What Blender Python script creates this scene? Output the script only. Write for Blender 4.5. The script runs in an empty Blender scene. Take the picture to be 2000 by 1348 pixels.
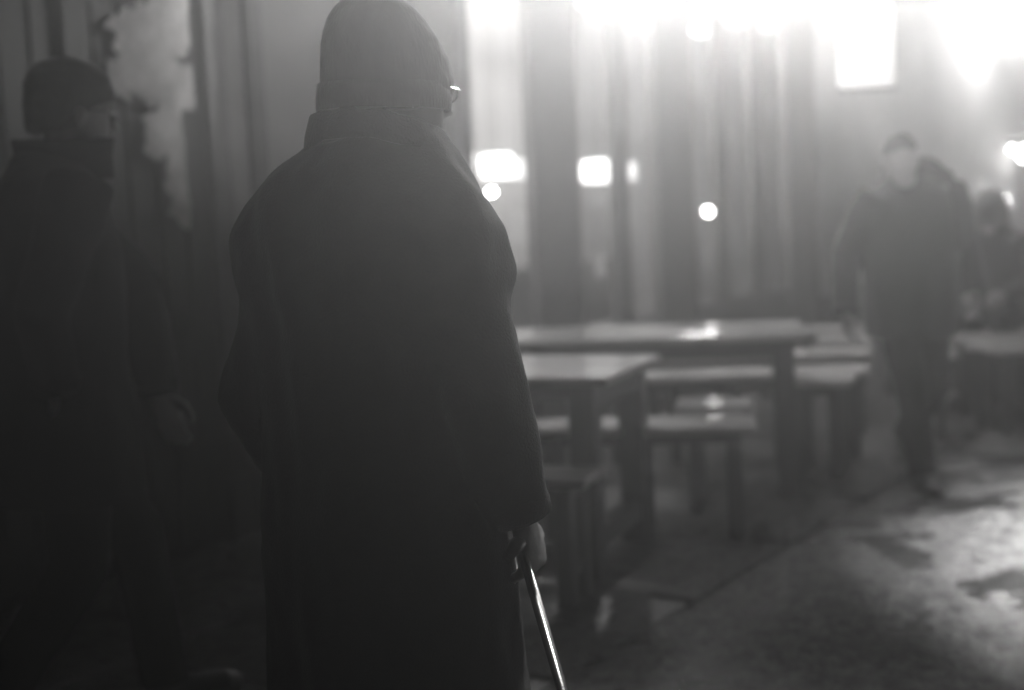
import bpy, bmesh, math, random
from mathutils import Vector, Matrix, noise, Euler
R = math.radians
random.seed(7)
scene = bpy.context.scene
C = scene.collection

# ------------------------------------------------------------------ camera
CAM_H, PITCH, ROLL, FPX = 1.39, R(5.6), R(2.6), 2778.0
cam_d = bpy.data.cameras.new('camera')
cam = bpy.data.objects.new('camera', cam_d)
C.objects.link(cam)
cam_d.sensor_width = 36.0
cam_d.lens = 36.0 * FPX / 2000.0
cam_d.clip_start, cam_d.clip_end = 0.05, 400
cam.matrix_world = Matrix.Translation((0, 0, CAM_H)) @ Matrix.Rotation(R(90) - PITCH, 4, 'X') @ Matrix.Rotation(-ROLL, 4, 'Z')
cam_d.dof.use_dof = True
cam_d.dof.focus_distance = 2.22
cam_d.dof.aperture_fstop = 1.9
cam_d.dof.aperture_blades = 8
scene.camera = cam

# ------------------------------------------------------------------ world: night
world = bpy.data.worlds.new('World')
scene.world = world
world.use_nodes = True
wn = world.node_tree
bg = wn.nodes['Background']
sky = wn.nodes.new('ShaderNodeTexSky')
sky.sky_type = 'NISHITA'
sky.sun_disc = False
sky.sun_elevation = R(-4)
sky.sun_rotation = R(40)
bw = wn.nodes.new('ShaderNodeRGBToBW')
wn.links.new(sky.outputs[0], bw.inputs[0])
wn.links.new(bw.outputs[0], bg.inputs[0])
bg.inputs[1].default_value = 0.05

# ------------------------------------------------------------------ light levels, exposure, sampling
P_NEAR, P_STREET_FAR, P_ROOM, E_BOX, P_SIDE = 300.0, 150.0, 410.0, 0.8, 9800.0
P_TERRACE, P_CLOSE, P_MID = 160.0, 340.0, 2650.0
HAZE_DENSITY, HAZE_G = 0.052, 0.9
vs = scene.view_settings
vs.view_transform, vs.look, vs.exposure, vs.gamma = 'Standard', 'None', 0.0, 1.0
vs.use_curve_mapping = False
cy = scene.cycles
cy.max_bounces, cy.diffuse_bounces, cy.glossy_bounces = 6, 2, 3
cy.transmission_bounces, cy.transparent_max_bounces, cy.volume_bounces = 4, 12, 0
cy.caustics_reflective = cy.caustics_refractive = False
cy.sample_clamp_indirect = 4.0
cy.use_denoising = True

# ------------------------------------------------------------------ helpers
ROTM = cam.matrix_world.to_3x3()
EYE = Vector((0, 0, CAM_H))
def ray(px, py):
    return (ROTM @ Vector((px - 1000, 674 - py, -FPX))).normalized()
def on_z(px, py, z):
    d = ray(px, py)
    return EYE + d * ((z - CAM_H) / d.z)
def at_depth(px, py, Y):
    d = ray(px, py)
    return EYE + d * (Y / d.y)

def mat(name, base=0.1, rough=0.7, metal=0.0, noise_amt=0.0, scale=8.0, bump=0.0, bscale=60.0, spec=0.5, rough_var=0.0, stretch=(1, 1, 1), sheen=0.0, coat=0.0):
    m = bpy.data.materials.new(name)
    m.use_nodes = True
    nt = m.node_tree
    b = nt.nodes['Principled BSDF']
    tint = (1.0, 0.985, 0.975)
    col = tuple(base * t for t in tint) + (1,)
    b.inputs['Base Color'].default_value = col
    b.inputs['Roughness'].default_value = rough
    b.inputs['Metallic'].default_value = metal
    b.inputs['Specular IOR Level'].default_value = spec
    b.inputs['Sheen Weight'].default_value = sheen
    b.inputs['Coat Weight'].default_value = coat
    b.inputs['Coat Roughness'].default_value = 0.15
    tc = nt.nodes.new('ShaderNodeTexCoord')
    mp = nt.nodes.new('ShaderNodeMapping')
    mp.inputs['Scale'].default_value = stretch
    nt.links.new(tc.outputs['Object'], mp.inputs[0])
    if noise_amt or rough_var:
        n = nt.nodes.new('ShaderNodeTexNoise')
        n.inputs['Scale'].default_value = scale
        n.inputs['Detail'].default_value = 6
        n.inputs['Roughness'].default_value = 0.65
        nt.links.new(mp.outputs[0], n.inputs['Vector'])
        if noise_amt:
            r = nt.nodes.new('ShaderNodeMapRange')
            r.inputs[1].default_value, r.inputs[2].default_value = 0.25, 0.75
            r.inputs[3].default_value, r.inputs[4].default_value = max(0, 1 - noise_amt), 1 + noise_amt
            nt.links.new(n.outputs[0], r.inputs[0])
            mx = nt.nodes.new('ShaderNodeVectorMath')
            mx.operation = 'SCALE'
            mx.inputs[0].default_value = col[:3]
            nt.links.new(r.outputs[0], mx.inputs['Scale'])
            nt.links.new(mx.outputs[0], b.inputs['Base Color'])
        if rough_var:
            r2 = nt.nodes.new('ShaderNodeMapRange')
            r2.inputs[1].default_value, r2.inputs[2].default_value = 0.35, 0.65
            r2.inputs[3].default_value, r2.inputs[4].default_value = max(0.03, rough - rough_var), min(1, rough + rough_var)
            nt.links.new(n.outputs[0], r2.inputs[0])
            nt.links.new(r2.outputs[0], b.inputs['Roughness'])
    if bump:
        n2 = nt.nodes.new('ShaderNodeTexNoise')
        n2.inputs['Scale'].default_value = bscale
        n2.inputs['Detail'].default_value = 5
        nt.links.new(mp.outputs[0], n2.inputs['Vector'])
        bp = nt.nodes.new('ShaderNodeBump')
        bp.inputs['Strength'].default_value = bump
        bp.inputs['Distance'].default_value = 0.02
        nt.links.new(n2.outputs[0], bp.inputs['Height'])
        nt.links.new(bp.outputs[0], b.inputs['Normal'])
    return m

def emit(name, strength, sampled=False):
    m = bpy.data.materials.new(name)
    if not sampled: m.cycles.emission_sampling = 'NONE'   # faint lamps: seen directly, too weak to light the street
    m.use_nodes = True
    b = m.node_tree.nodes['Principled BSDF']
    b.inputs['Base Color'].default_value = (0.8, 0.8, 0.8, 1)
    b.inputs['Emission Color'].default_value = (1, 0.99, 0.98, 1)
    b.inputs['Emission Strength'].default_value = strength
    return m

def glass_mat(name, gloss=0.05):
    m = bpy.data.materials.new(name)
    m.use_nodes = True
    nt = m.node_tree
    nt.nodes.clear()
    out = nt.nodes.new('ShaderNodeOutputMaterial')
    tr = nt.nodes.new('ShaderNodeBsdfTransparent')
    tr.inputs[0].default_value = (0.85, 0.85, 0.85, 1)
    gl = nt.nodes.new('ShaderNodeBsdfGlossy')
    gl.inputs['Roughness'].default_value = gloss
    gl.inputs['Color'].default_value = (0.9, 0.9, 0.9, 1)
    lw = nt.nodes.new('ShaderNodeLayerWeight')
    pw = nt.nodes.new('ShaderNodeMath'); pw.operation = 'POWER'; pw.inputs[1].default_value = 5.0
    nt.links.new(lw.outputs['Facing'], pw.inputs[0])
    fr = nt.nodes.new('ShaderNodeMapRange'); fr.inputs[3].default_value, fr.inputs[4].default_value = 0.03, 0.9
    nt.links.new(pw.outputs[0], fr.inputs[0])
    mx = nt.nodes.new('ShaderNodeMixShader')
    nt.links.new(fr.outputs[0], mx.inputs[0])
    nt.links.new(tr.outputs[0], mx.inputs[1])
    nt.links.new(gl.outputs[0], mx.inputs[2])
    nt.links.new(mx.outputs[0], out.inputs[0])
    return m

def tag(o, label=None, cat=None, group=None, kind=None):
    if label: o['label'] = label
    if cat: o['category'] = cat
    if group: o['group'] = group
    if kind: o['kind'] = kind
    return o

def link(name, me, m=None, parent=None, smooth=False):
    o = bpy.data.objects.new(name, me)
    C.objects.link(o)
    if m and not me.materials:
        me.materials.append(m)
    if parent: o.parent = parent
    if smooth:
        for p in me.polygons: p.use_smooth = True
    return o

def bmesh_obj(name, bm, m=None, parent=None, smooth=False):
    me = bpy.data.meshes.new(name)
    bmesh.ops.recalc_face_normals(bm, faces=bm.faces[:])
    bm.to_mesh(me)
    bm.free()
    return link(name, me, m, parent, smooth)

def empty(name, loc=(0, 0, 0), rz=0.0):
    o = bpy.data.objects.new(name, None)
    C.objects.link(o)
    o.location = loc
    o.rotation_euler = (0, 0, rz)
    o.empty_display_size = 0.1
    return o

def add_box(bm, x0, x1, y0, y1, z0, z1, bev=0.0, M=None):
    r = bmesh.ops.create_cube(bm, size=1.0)
    vsx = r['verts']
    for v in vsx:
        v.co = Vector((x0 + (v.co.x + .5) * (x1 - x0), y0 + (v.co.y + .5) * (y1 - y0), z0 + (v.co.z + .5) * (z1 - z0)))
    if M is not None:
        for v in vsx: v.co = M @ v.co
    if bev:
        es = list({e for v in vsx for e in v.link_edges})
        bmesh.ops.bevel(bm, geom=es, offset=bev, segments=1, affect='EDGES')

def box(name, x0, x1, y0, y1, z0, z1, m, parent=None, bev=0.0, M=None):
    bm = bmesh.new()
    add_box(bm, x0, x1, y0, y1, z0, z1, bev, M)
    return bmesh_obj(name, bm, m, parent)

def tube(bm, pts, rad, n=14, side=Vector((1, 0, 0))):
    """closed loft along pts; rad: float or (a,b) half axes, a along `side`"""
    pts = [Vector(p) for p in pts]
    rings = []
    for i, p in enumerate(pts):
        t = (pts[min(i + 1, len(pts) - 1)] - pts[max(i - 1, 0)]).normalized()
        s = (side - t * side.dot(t))
        if s.length < 1e-4: s = t.orthogonal()
        s.normalize()
        q = t.cross(s).normalized()
        a, b = rad[i] if isinstance(rad[i], (tuple, list)) else (rad[i], rad[i])
        rings.append([bm.verts.new(p + s * a * math.cos(2 * math.pi * k / n) + q * b * math.sin(2 * math.pi * k / n)) for k in range(n)])
    for A, B in zip(rings, rings[1:]):
        for k in range(n):
            bm.faces.new((A[k], A[(k + 1) % n], B[(k + 1) % n], B[k]))
    for r_ in (rings[0], rings[-1]):
        c = bm.verts.new(sum((v.co for v in r_), Vector()) / n)
        for k in range(n):
            bm.faces.new((r_[k], r_[(k + 1) % n], c))

def stack(bm, rows, n=28, M=None, sq=1.0):
    """closed loft of horizontal rings; rows: (z, half width, y front, y back, x centre)"""
    rings = []
    for row in rows:
        z, w, f, b = row[:4]
        xc = row[4] if len(row) > 4 else 0.0
        cyy, ry = (f + b) / 2, (f - b) / 2
        ring = []
        for k in range(n):
            a = 2 * math.pi * k / n
            c, s = math.cos(a), math.sin(a)
            if sq != 1.0:
                c = math.copysign(abs(c) ** sq, c)
                s = math.copysign(abs(s) ** sq, s)
            v = Vector((xc + w * c, cyy + ry * s, z))
            ring.append(bm.verts.new(M @ v if M is not None else v))
        rings.append(ring)
    for A, B in zip(rings, rings[1:]):
        for k in range(n):
            bm.faces.new((A[k], A[(k + 1) % n], B[(k + 1) % n], B[k]))
    for r_ in (rings[0], rings[-1]):
        c = bm.verts.new(sum((v.co for v in r_), Vector()) / n)
        for k in range(n):
            bm.faces.new((r_[k], r_[(k + 1) % n], c))

def ball(bm, c, r, M=None, seg=12):
    res = bmesh.ops.create_uvsphere(bm, u_segments=seg, v_segments=seg // 2 + 2, radius=1.0)
    r = r if isinstance(r, (tuple, list)) else (r, r, r)
    for v in res['verts']:
        v.co = Vector((c[0] + v.co.x * r[0], c[1] + v.co.y * r[1], c[2] + v.co.z * r[2]))
        if M is not None: v.co = M @ v.co

def fused(name, bm, m, parent, voxel, smooth_it=4, wrinkle=None):
    """join overlapping closed shells into one continuous skin"""
    me = bpy.data.meshes.new(name)
    bmesh.ops.recalc_face_normals(bm, faces=bm.faces[:])
    bm.to_mesh(me)
    bm.free()
    o = bpy.data.objects.new(name, me)
    C.objects.link(o)
    md = o.modifiers.new('r', 'REMESH')
    md.mode = 'VOXEL'
    md.voxel_size = voxel
    if smooth_it:
        sm = o.modifiers.new('s', 'SMOOTH')
        sm.iterations = smooth_it
        sm.factor = 0.5
    dg = bpy.context.evaluated_depsgraph_get()
    new = bpy.data.meshes.new_from_object(o.evaluated_get(dg))
    o.modifiers.clear()
    o.data = new
    new.name = name
    bpy.data.meshes.remove(me)
    if wrinkle:
        ns = [v.normal.copy() for v in new.vertices]
        for v, nn in zip(new.vertices, ns):
            v.co += nn * wrinkle(v.co)
    new.materials.append(m)
    for p in new.polygons: p.use_smooth = True
    o.parent = parent
    return o

# ------------------------------------------------------------------ materials
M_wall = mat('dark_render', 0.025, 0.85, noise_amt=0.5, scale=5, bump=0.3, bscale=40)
M_board = mat('dark_hoarding_wood', 0.035, 0.75, noise_amt=0.55, scale=6, bump=0.3, bscale=30, stretch=(6, 6, 0.7))
M_frame = mat('dark_painted_frame', 0.035, 0.45, noise_amt=0.35, scale=10, bump=0.1)
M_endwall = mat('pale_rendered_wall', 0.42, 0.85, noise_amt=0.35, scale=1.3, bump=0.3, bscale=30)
M_pillar = mat('dark_stone_pillar', 0.06, 0.7, noise_amt=0.4, scale=7, bump=0.3, bscale=35)
M_glass = glass_mat('window_glass')
M_blind = mat('grey_blind', 0.2, 0.35, noise_amt=0.3, scale=2.2)
M_roomwall = mat('pale_room_wall', 0.62, 0.8, noise_amt=0.15, scale=2)
M_roomfloor = mat('room_floor', 0.16, 0.5, noise_amt=0.3, scale=4)
M_paper = mat('torn_paper', 0.3, 0.85, noise_amt=0.5, scale=9, bump=0.3)
M_white = mat('white_paper', 0.75, 0.8, noise_amt=0.12, scale=6)
_nt = M_white.node_tree                       # thin paper lets the room light through
_tr = _nt.nodes.new('ShaderNodeBsdfTranslucent'); _tr.inputs[0].default_value = (.85, .85, .85, 1)
_mx = _nt.nodes.new('ShaderNodeMixShader'); _mx.inputs[0].default_value = .6
_nt.links.new(_nt.nodes['Principled BSDF'].outputs[0], _mx.inputs[1]); _nt.links.new(_tr.outputs[0], _mx.inputs[2])
_nt.links.new(_mx.outputs[0], _nt.nodes['Material Output'].inputs['Surface'])
M_wood = mat('wet_grey_wood', 0.44, 0.38, noise_amt=0.5, scale=5, bump=0.25, bscale=30, rough_var=0.16, stretch=(0.7, 8, 8), coat=1.0)  # tops made much paler than the legs, standing in for light from above
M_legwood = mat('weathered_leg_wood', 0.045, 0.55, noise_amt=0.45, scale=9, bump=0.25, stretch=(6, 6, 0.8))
M_coat = mat('dark_wool_coat', 0.015, 0.92, noise_amt=0.4, scale=14, bump=0.3, bscale=220, spec=0.15, sheen=0.06)
M_coat2 = mat('black_cloth_jacket', 0.009, 0.9, noise_amt=0.3, scale=12, bump=0.2, bscale=200, spec=0.15, sheen=0.0)
M_coat3 = mat('charcoal_jacket', 0.01, 0.9, noise_amt=0.3, scale=12, bump=0.2, bscale=180, spec=0.2, sheen=0.2)
M_hat = mat('dark_knit', 0.03, 0.95, noise_amt=0.25, scale=30, bump=0.15, bscale=160, spec=0.15, sheen=0.3, stretch=(1, 1, .35))
M_skin = mat('skin', 0.34, 0.45, noise_amt=0.12, scale=20, bump=0.08, bscale=160)
M_hair = mat('dark_hair', 0.05, 0.7, noise_amt=0.4, scale=60, bump=0.5, bscale=150)
M_shirt = mat('pale_shirt', 0.7, 0.8)
M_trouser = mat('dark_trousers', 0.012, 0.9, noise_amt=0.3, scale=12, spec=0.2)
M_shoe = mat('black_leather', 0.02, 0.35)
M_metal = mat('dark_chromed_metal', 0.7, 0.26, metal=1.0, noise_amt=0.1)
M_dmetal = mat('black_iron', 0.04, 0.45, metal=0.3, noise_amt=0.2)
M_rubber = mat('rubber', 0.02, 0.8)
M_lens = glass_mat('spectacle_lens', 0.03)
M_eye = mat('eye', 0.5, 0.15)
M_kerb = mat('granite_kerb', 0.035, 0.4, noise_amt=0.4, scale=16, bump=0.4, bscale=70, rough_var=0.2)
M_slab = mat('wet_pavement', 0.022, 0.42, noise_amt=0.45, scale=9, bump=0.35, bscale=60, rough_var=0.2)

# wet road: broken asphalt with standing water
def road_material():
    m = bpy.data.materials.new('wet_road')
    m.use_nodes = True
    nt = m.node_tree
    L = nt.links.new
    b = nt.nodes['Principled BSDF']
    tc = nt.nodes.new('ShaderNodeTexCoord')
    big = nt.nodes.new('ShaderNodeTexNoise'); big.inputs['Scale'].default_value = 1.5; big.inputs['Detail'].default_value = 7; big.inputs['Roughness'].default_value = 0.62
    L(tc.outputs['Object'], big.inputs['Vector'])
    wet = nt.nodes.new('ShaderNodeMapRange'); wet.inputs[1].default_value, wet.inputs[2].default_value = 0.47, 0.56
    L(big.outputs[0], wet.inputs[0])
    fine = nt.nodes.new('ShaderNodeTexNoise'); fine.inputs['Scale'].default_value = 55; fine.inputs['Detail'].default_value = 4; fine.inputs['Roughness'].default_value = 0.7
    L(tc.outputs['Object'], fine.inputs['Vector'])
    vor = nt.nodes.new('ShaderNodeTexVoronoi'); vor.inputs['Scale'].default_value = 38
    L(tc.outputs['Object'], vor.inputs['Vector'])
    ad = nt.nodes.new('ShaderNodeMath'); ad.operation = 'ADD'
    L(fine.outputs[0], ad.inputs[0]); L(vor.outputs['Distance'], ad.inputs[1])
    bst = nt.nodes.new('ShaderNodeMapRange'); bst.inputs[3].default_value, bst.inputs[4].default_value = 1.0, 0.45
    L(wet.outputs[0], bst.inputs[0])
    bp = nt.nodes.new('ShaderNodeBump'); bp.inputs['Distance'].default_value = 0.028
    L(bst.outputs[0], bp.inputs['Strength']); L(ad.outputs[0], bp.inputs['Height'])
    L(bp.outputs[0], b.inputs['Normal'])
    ro = nt.nodes.new('ShaderNodeMapRange'); ro.inputs[3].default_value, ro.inputs[4].default_value = 0.55, 0.2
    L(wet.outputs[0], ro.inputs[0]); L(ro.outputs[0], b.inputs['Roughness'])
    mid = nt.nodes.new('ShaderNodeTexNoise'); mid.inputs['Scale'].default_value = 15; mid.inputs['Detail'].default_value = 5; mid.inputs['Roughness'].default_value = 0.75
    L(tc.outputs['Object'], mid.inputs['Vector'])
    sm = nt.nodes.new('ShaderNodeMath'); sm.operation = 'ADD'
    L(mid.outputs[0], sm.inputs[0]); L(fine.outputs[0], sm.inputs[1])
    cr = nt.nodes.new('ShaderNodeMapRange'); cr.inputs[1].default_value, cr.inputs[2].default_value, cr.inputs[3].default_value, cr.inputs[4].default_value = 0.88, 1.18, 0.012, 0.34
    L(sm.outputs[0], cr.inputs[0])
    dk = nt.nodes.new('ShaderNodeMapRange'); dk.inputs[3].default_value, dk.inputs[4].default_value = 1.0, 0.22
    L(wet.outputs[0], dk.inputs[0])
    ml = nt.nodes.new('ShaderNodeMath'); ml.operation = 'MULTIPLY'
    L(cr.outputs[0], ml.inputs[0]); L(dk.outputs[0], ml.inputs[1])
    cc = nt.nodes.new('ShaderNodeCombineColor')
    for i in range(3): L(ml.outputs[0], cc.inputs[i])
    L(cc.outputs[0], b.inputs['Base Color'])
    b.inputs['Specular IOR Level'].default_value = 0.7
    b.inputs['Coat Weight'].default_value = 0.8
    b.inputs['Coat Roughness'].default_value = 0.22
    L(bp.outputs[0], b.inputs['Coat Normal'])
    return m
M_road = road_material()

# ------------------------------------------------------------------ frame of the building line
P0 = Vector((-1.35, 5.93, 0))
ANG = R(33)                                   # facade runs away to the right
FD = Vector((math.sin(ANG), math.cos(ANG), 0))
FN = Vector((math.cos(ANG), -math.sin(ANG), 0))   # outward, towards the street
FM = Matrix(((FD.x, FN.x, 0, P0.x), (FD.y, FN.y, 0, P0.y), (0, 0, 1, 0), (0, 0, 0, 1)))  # local (along, out, up)
def fac(px, py, off=0.0):
    """point of the facade plane (moved outward by off) seen at a pixel -> (along, height)"""
    d = ray(px, py)
    o = P0 + FN * off
    t = (o - EYE).dot(FN) / d.dot(FN)
    p = EYE + d * t
    return (p - P0).dot(FD), p.z
def U(px): return fac(px, 400)[0]

ROAD_Z = -0.010
KERB_OUT = (on_z(1643, 998, 0) - P0).dot(FN)
# ------------------------------------------------------------------ ground
def ground_sheet():
    # nearly flat outside, finely uneven where the camera looks; x graded, y graded
    xs, ys = [], []
    def graded(a, b, fa, fb, step):
        out = [a, a + (fa - a) * .5, a + (fa - a) * .8]
        v = fa
        while v < fb:
            out.append(v); v += step
        out += [fb, fb + (b - fb) * .1, fb + (b - fb) * .4, b]
        return out
    xs = graded(-60, 80, -1.6, 6.6, 0.04)
    ys = graded(-40, 120, 2.2, 13.0, 0.045)
    me = bpy.data.meshes.new('road')
    verts = []
    for y in ys:
        for x in xs:
            z = ROAD_Z
            vv = (Vector((x, y, 0)) - P0).dot(FN)
            if vv < KERB_OUT - .03:
                z -= .03
            elif -1.5 < x < 6.5 and 2.3 < y < 12.9:
                p = Vector((x, y, 0))
                z += 0.012 * noise.noise(p * 1.7) + 0.009 * noise.noise(p * 5.1 + Vector((3, 1, 0))) + 0.006 * noise.noise(p * 12.3)
                # a shallow rut along the right
            verts.append((x, y, z))
    n = len(xs)
    faces = [(j * n + i, j * n + i + 1, (j + 1) * n + i + 1, (j + 1) * n + i) for j in range(len(ys) - 1) for i in range(n - 1)]
    me.from_pydata(verts, [], faces)
    o = link('road', me, M_road, None, True)
    tag(o, 'wet uneven road surface with shining puddles at the lower right', 'road', kind='structure')
ground_sheet()

# pavement along the facade, with kerb stones
pav = box('pavement', -14, 40, -0.4, KERB_OUT - 0.13, -0.3, -0.004, M_slab, None, 0, FM)
tag(pav, 'dark wet pavement under the tables along the shop front', 'pavement', kind='structure')
u = -8.0
k = 0
rnd = random.Random(3)
kerb_me = None
while u < 26:
    ln = 0.9
    bm = bmesh.new()
    dz = rnd.uniform(-.006, .006)
    add_box(bm, u + .006, u + ln - .006, KERB_OUT - 0.126 + rnd.uniform(-.004, .004), KERB_OUT + rnd.uniform(-.006, .006), -0.3, 0.004 + dz, 0.012, FM)
    bmesh_obj('kerb_stone', bm, M_kerb, pav)
    u += ln
# paving slabs near the tables
slab_bm = bmesh.new()
add_box(slab_bm, -.296, .296, -.296, .296, -.02, .004, .006)
slab_me = bpy.data.meshes.new('paving_slab')
slab_bm.to_mesh(slab_bm and slab_me); slab_bm.free()
slab_me.materials.append(M_slab)
for i in range(-5, 16):
    for j in range(5):
        o = link('paving_slab', slab_me, None, pav)
        uu, vv = i * .6 + (.3 if j % 2 else 0), KERB_OUT - .13 - .3 - j * .6
        if vv < .3: 
            bpy.data.objects.remove(o); continue
        o.matrix_local = Matrix.Translation(P0 + FD * uu + FN * vv + Vector((0, 0, rnd.uniform(-.002, .003)))) @ Matrix.Rotation(R(90) - ANG, 4, 'Z') @ Matrix.Rotation(rnd.uniform(-.004, .004), 4, 'X')

# ------------------------------------------------------------------ the building
TOP, SILL, HEAD = 6.2, 0.62, 3.95
bld = empty('cafe_building', P0)
tag(bld, 'long shop front of tall lit windows between dark pillars, fading into mist', 'building')
BI = Matrix.Translation(-P0) @ FM           # facade local -> building local
def fbox(name, u0, u1, v0, v1, z0, z1, m, parent=None, bev=0.004):
    return box(name, u0, u1, v0, v1, z0, z1, m, parent or bld, bev, BI)
uA, uP0, uP1 = -7.0, U(412), U(449)
END, GLZ = U(2080), U(1592)
# dark hoarding on the left: vertical boards on a wall
fbox('wall', uA, uP0 - .001, -.5, -.03, 0.0, TOP, M_wall, None, 0)
uu = uP0 - .004
bw_ = 0.145
i = 0
while uu > uP0 - 2.6:
    fbox('board', uu - bw_ + .004, uu - .004, -.028, .0 + rnd.uniform(-.006, .008), 0.05, 3.9 + rnd.uniform(-.02, .02), M_board)
    uu -= bw_
# pillars and mullions (left edge px, right edge px, kind)
pillars = [(412, 449, .16), (1042, 1128, .14), (1282, 1352, .14), (1537, 1592, .14)]
mull = [(503, 512), (516, 527), (906, 926), (1200, 1228), (1399, 1420), (1468, 1490)]
for a, b, d in pillars:
    p = fbox('pillar', U(a), U(b), -.035, .012, 0.0, HEAD + .3, M_pillar, None, .012)
    fbox('plinth', U(a) - .02, U(b) + .02, -.03, .03, 0.0, .28, M_pillar, p, .01)
for a, b in mull:
    fbox('mullion', U(a), U(b), -.028, .008, SILL - .02, HEAD + .02, M_frame)
edges = [uP1]
bars = sorted([(U(a), U(b)) for a, b, _ in pillars[1:]] + [(U(a), U(b)) for a, b in mull])
prev = uP1
bays = []
for a, b in bars:
    if a - prev > .03: bays.append((prev, a))
    prev = b
for a, b in bays:
    fbox('window_pane', a - .01, b + .01, -.02, -.012, SILL, HEAD, M_glass, None, 0)
# stall riser boards, sill, head, fascia, upper wall
segs = []
prev = uP1
for a, b in sorted([(U(a), U(b)) for a, b, _ in pillars[1:]]):
    segs.append((prev, a)); prev = b
for a, b in segs:
    fbox('stall_riser', a + .002, b - .002, -.12, .005, 0.0, SILL - .05, M_frame)
    fbox('sill', a + .002, b - .002, -.12, .03, SILL - .048, SILL, M_frame)
    fbox('transom', a + .002, b - .002, -.06, .04, 3.62, 3.68, M_frame)
fbox('fascia', uP1, END, -.1, .2, HEAD + .302, HEAD + .9, M_frame, None, .01)
fbox('upper_wall', uP0, END, -.5, .0, HEAD + .902, TOP, M_wall, None, 0)
fbox('head_beam', uP1, END, -.3, -.1, HEAD, HEAD + .3, M_frame, None, 0)
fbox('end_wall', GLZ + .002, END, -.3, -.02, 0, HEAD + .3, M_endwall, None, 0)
fbox('end_plinth', GLZ + .004, END, -.018, .04, 0, .5, M_pillar)
# the room behind the glass
DEEP = -3.4
fbox('room_wall', uP1 - .2, END, DEEP - .1, DEEP, 0, HEAD + .3, M_roomwall, None, 0)
fbox('room_wall', END, END + .1, DEEP - .1, .1, 0, TOP, M_roomwall, None, 0)
fbox('room_wall', uP1 - .3, uP1 - .2, DEEP, -.5, 0, HEAD + .3, M_roomwall, None, 0)
fbox('room_floor', uP1 - .2, END, DEEP, -.121, -.02, .05, M_roomfloor, None, 0)
fbox('room_ceiling', uP1 - .2, END, DEEP, -.301, HEAD + .02, HEAD + .1, M_roomwall, None, 0)
# an added dark counter inside, toning down the lower part of the windows
def counter(u0, u1, dep, h):
    c = fbox('added_counter', u0, u1, -dep - .5, -dep, .05, h, M_frame)
    fbox('counter_top', u0 - .02, u1 + .02, -dep - .53, -dep + .04, h, h + .05, M_legwood, c)
counter(U(940), U(1270), 1.9, .8)
counter(U(1370), U(1580), 1.9, .8)
# opaque grey blind panes on the left bays
for a, b in bays[:2]:
    fbox('blind', a - .02, b + .02, -.05, -.042, SILL, HEAD, M_blind, None, 0)

# torn poster on the hoarding
def torn_poster(name, px0, px1, py_top, py_bot, seed, thr, label):
    u0, zt = fac(px0, py_top, .02); u1, zb = fac(px1, py_bot, .02)
    n_u, n_z = int((u1 - u0) / .006), int((zt - zb) / .006)
    bm = bmesh.new()
    grid = {}
    def vert(i, j):
        if (i, j) not in grid:
            p = Vector((i * .006, j * .006, seed))
            w = Vector((noise.noise(p * 9), noise.noise(p * 9 + Vector((5, 5, 5))), 0)) * .006
            grid[i, j] = bm.verts.new(BI @ Vector((u0 + i * .006 + w.x, .013 + .004 * noise.noise(p * 6), zb + j * .006 + w.y)))
        return grid[i, j]
    for i in range(n_u):
        for j in range(n_z):
            p = Vector((i * .006, j * .006, seed))
            lower = .22 + .16 * noise.noise(Vector((i * .006 * 4, 0, seed))) + .06 * noise.noise(Vector((i * .025, 1, seed)))
            if j * .006 < lower and noise.noise(p * 7) < .25: continue
            if noise.noise(p * 5.5 + Vector((0, 0, 2))) + .4 * noise.noise(p * 17) > thr: continue
            if min(i, n_u - 1 - i) * .006 < .03 + .03 * noise.noise(Vector((0, j * .03, seed))): continue
            bm.faces.new((vert(i, j), vert(i + 1, j), vert(i + 1, j + 1), vert(i, j + 1)))
    seen, best = set(), []
    for f in bm.faces:
        if f in seen: continue
        comp, st = [], [f]
        seen.add(f)
        while st:
            g = st.pop(); comp.append(g)
            for e in g.edges:
                for h in e.link_faces:
                    if h not in seen: seen.add(h); st.append(h)
        if len(comp) > len(best): best = comp
    keep = set(best)
    bmesh.ops.delete(bm, geom=[f for f in bm.faces if f not in keep], context='FACES')
    o = bmesh_obj(name, bm, M_paper)
    o.location = P0
    md = o.modifiers.new('t', 'SOLIDIFY'); md.thickness = .0015
    tag(o, label, 'poster')
torn_poster('torn_poster', 178, 402, -140, 300, 3.3, .26, 'pale torn poster peeling off the dark boards behind the left man')
torn_poster('torn_poster', 215, 400, 150, 640, 8.1, .02, 'scraps of a second torn poster below the large one')

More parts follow.
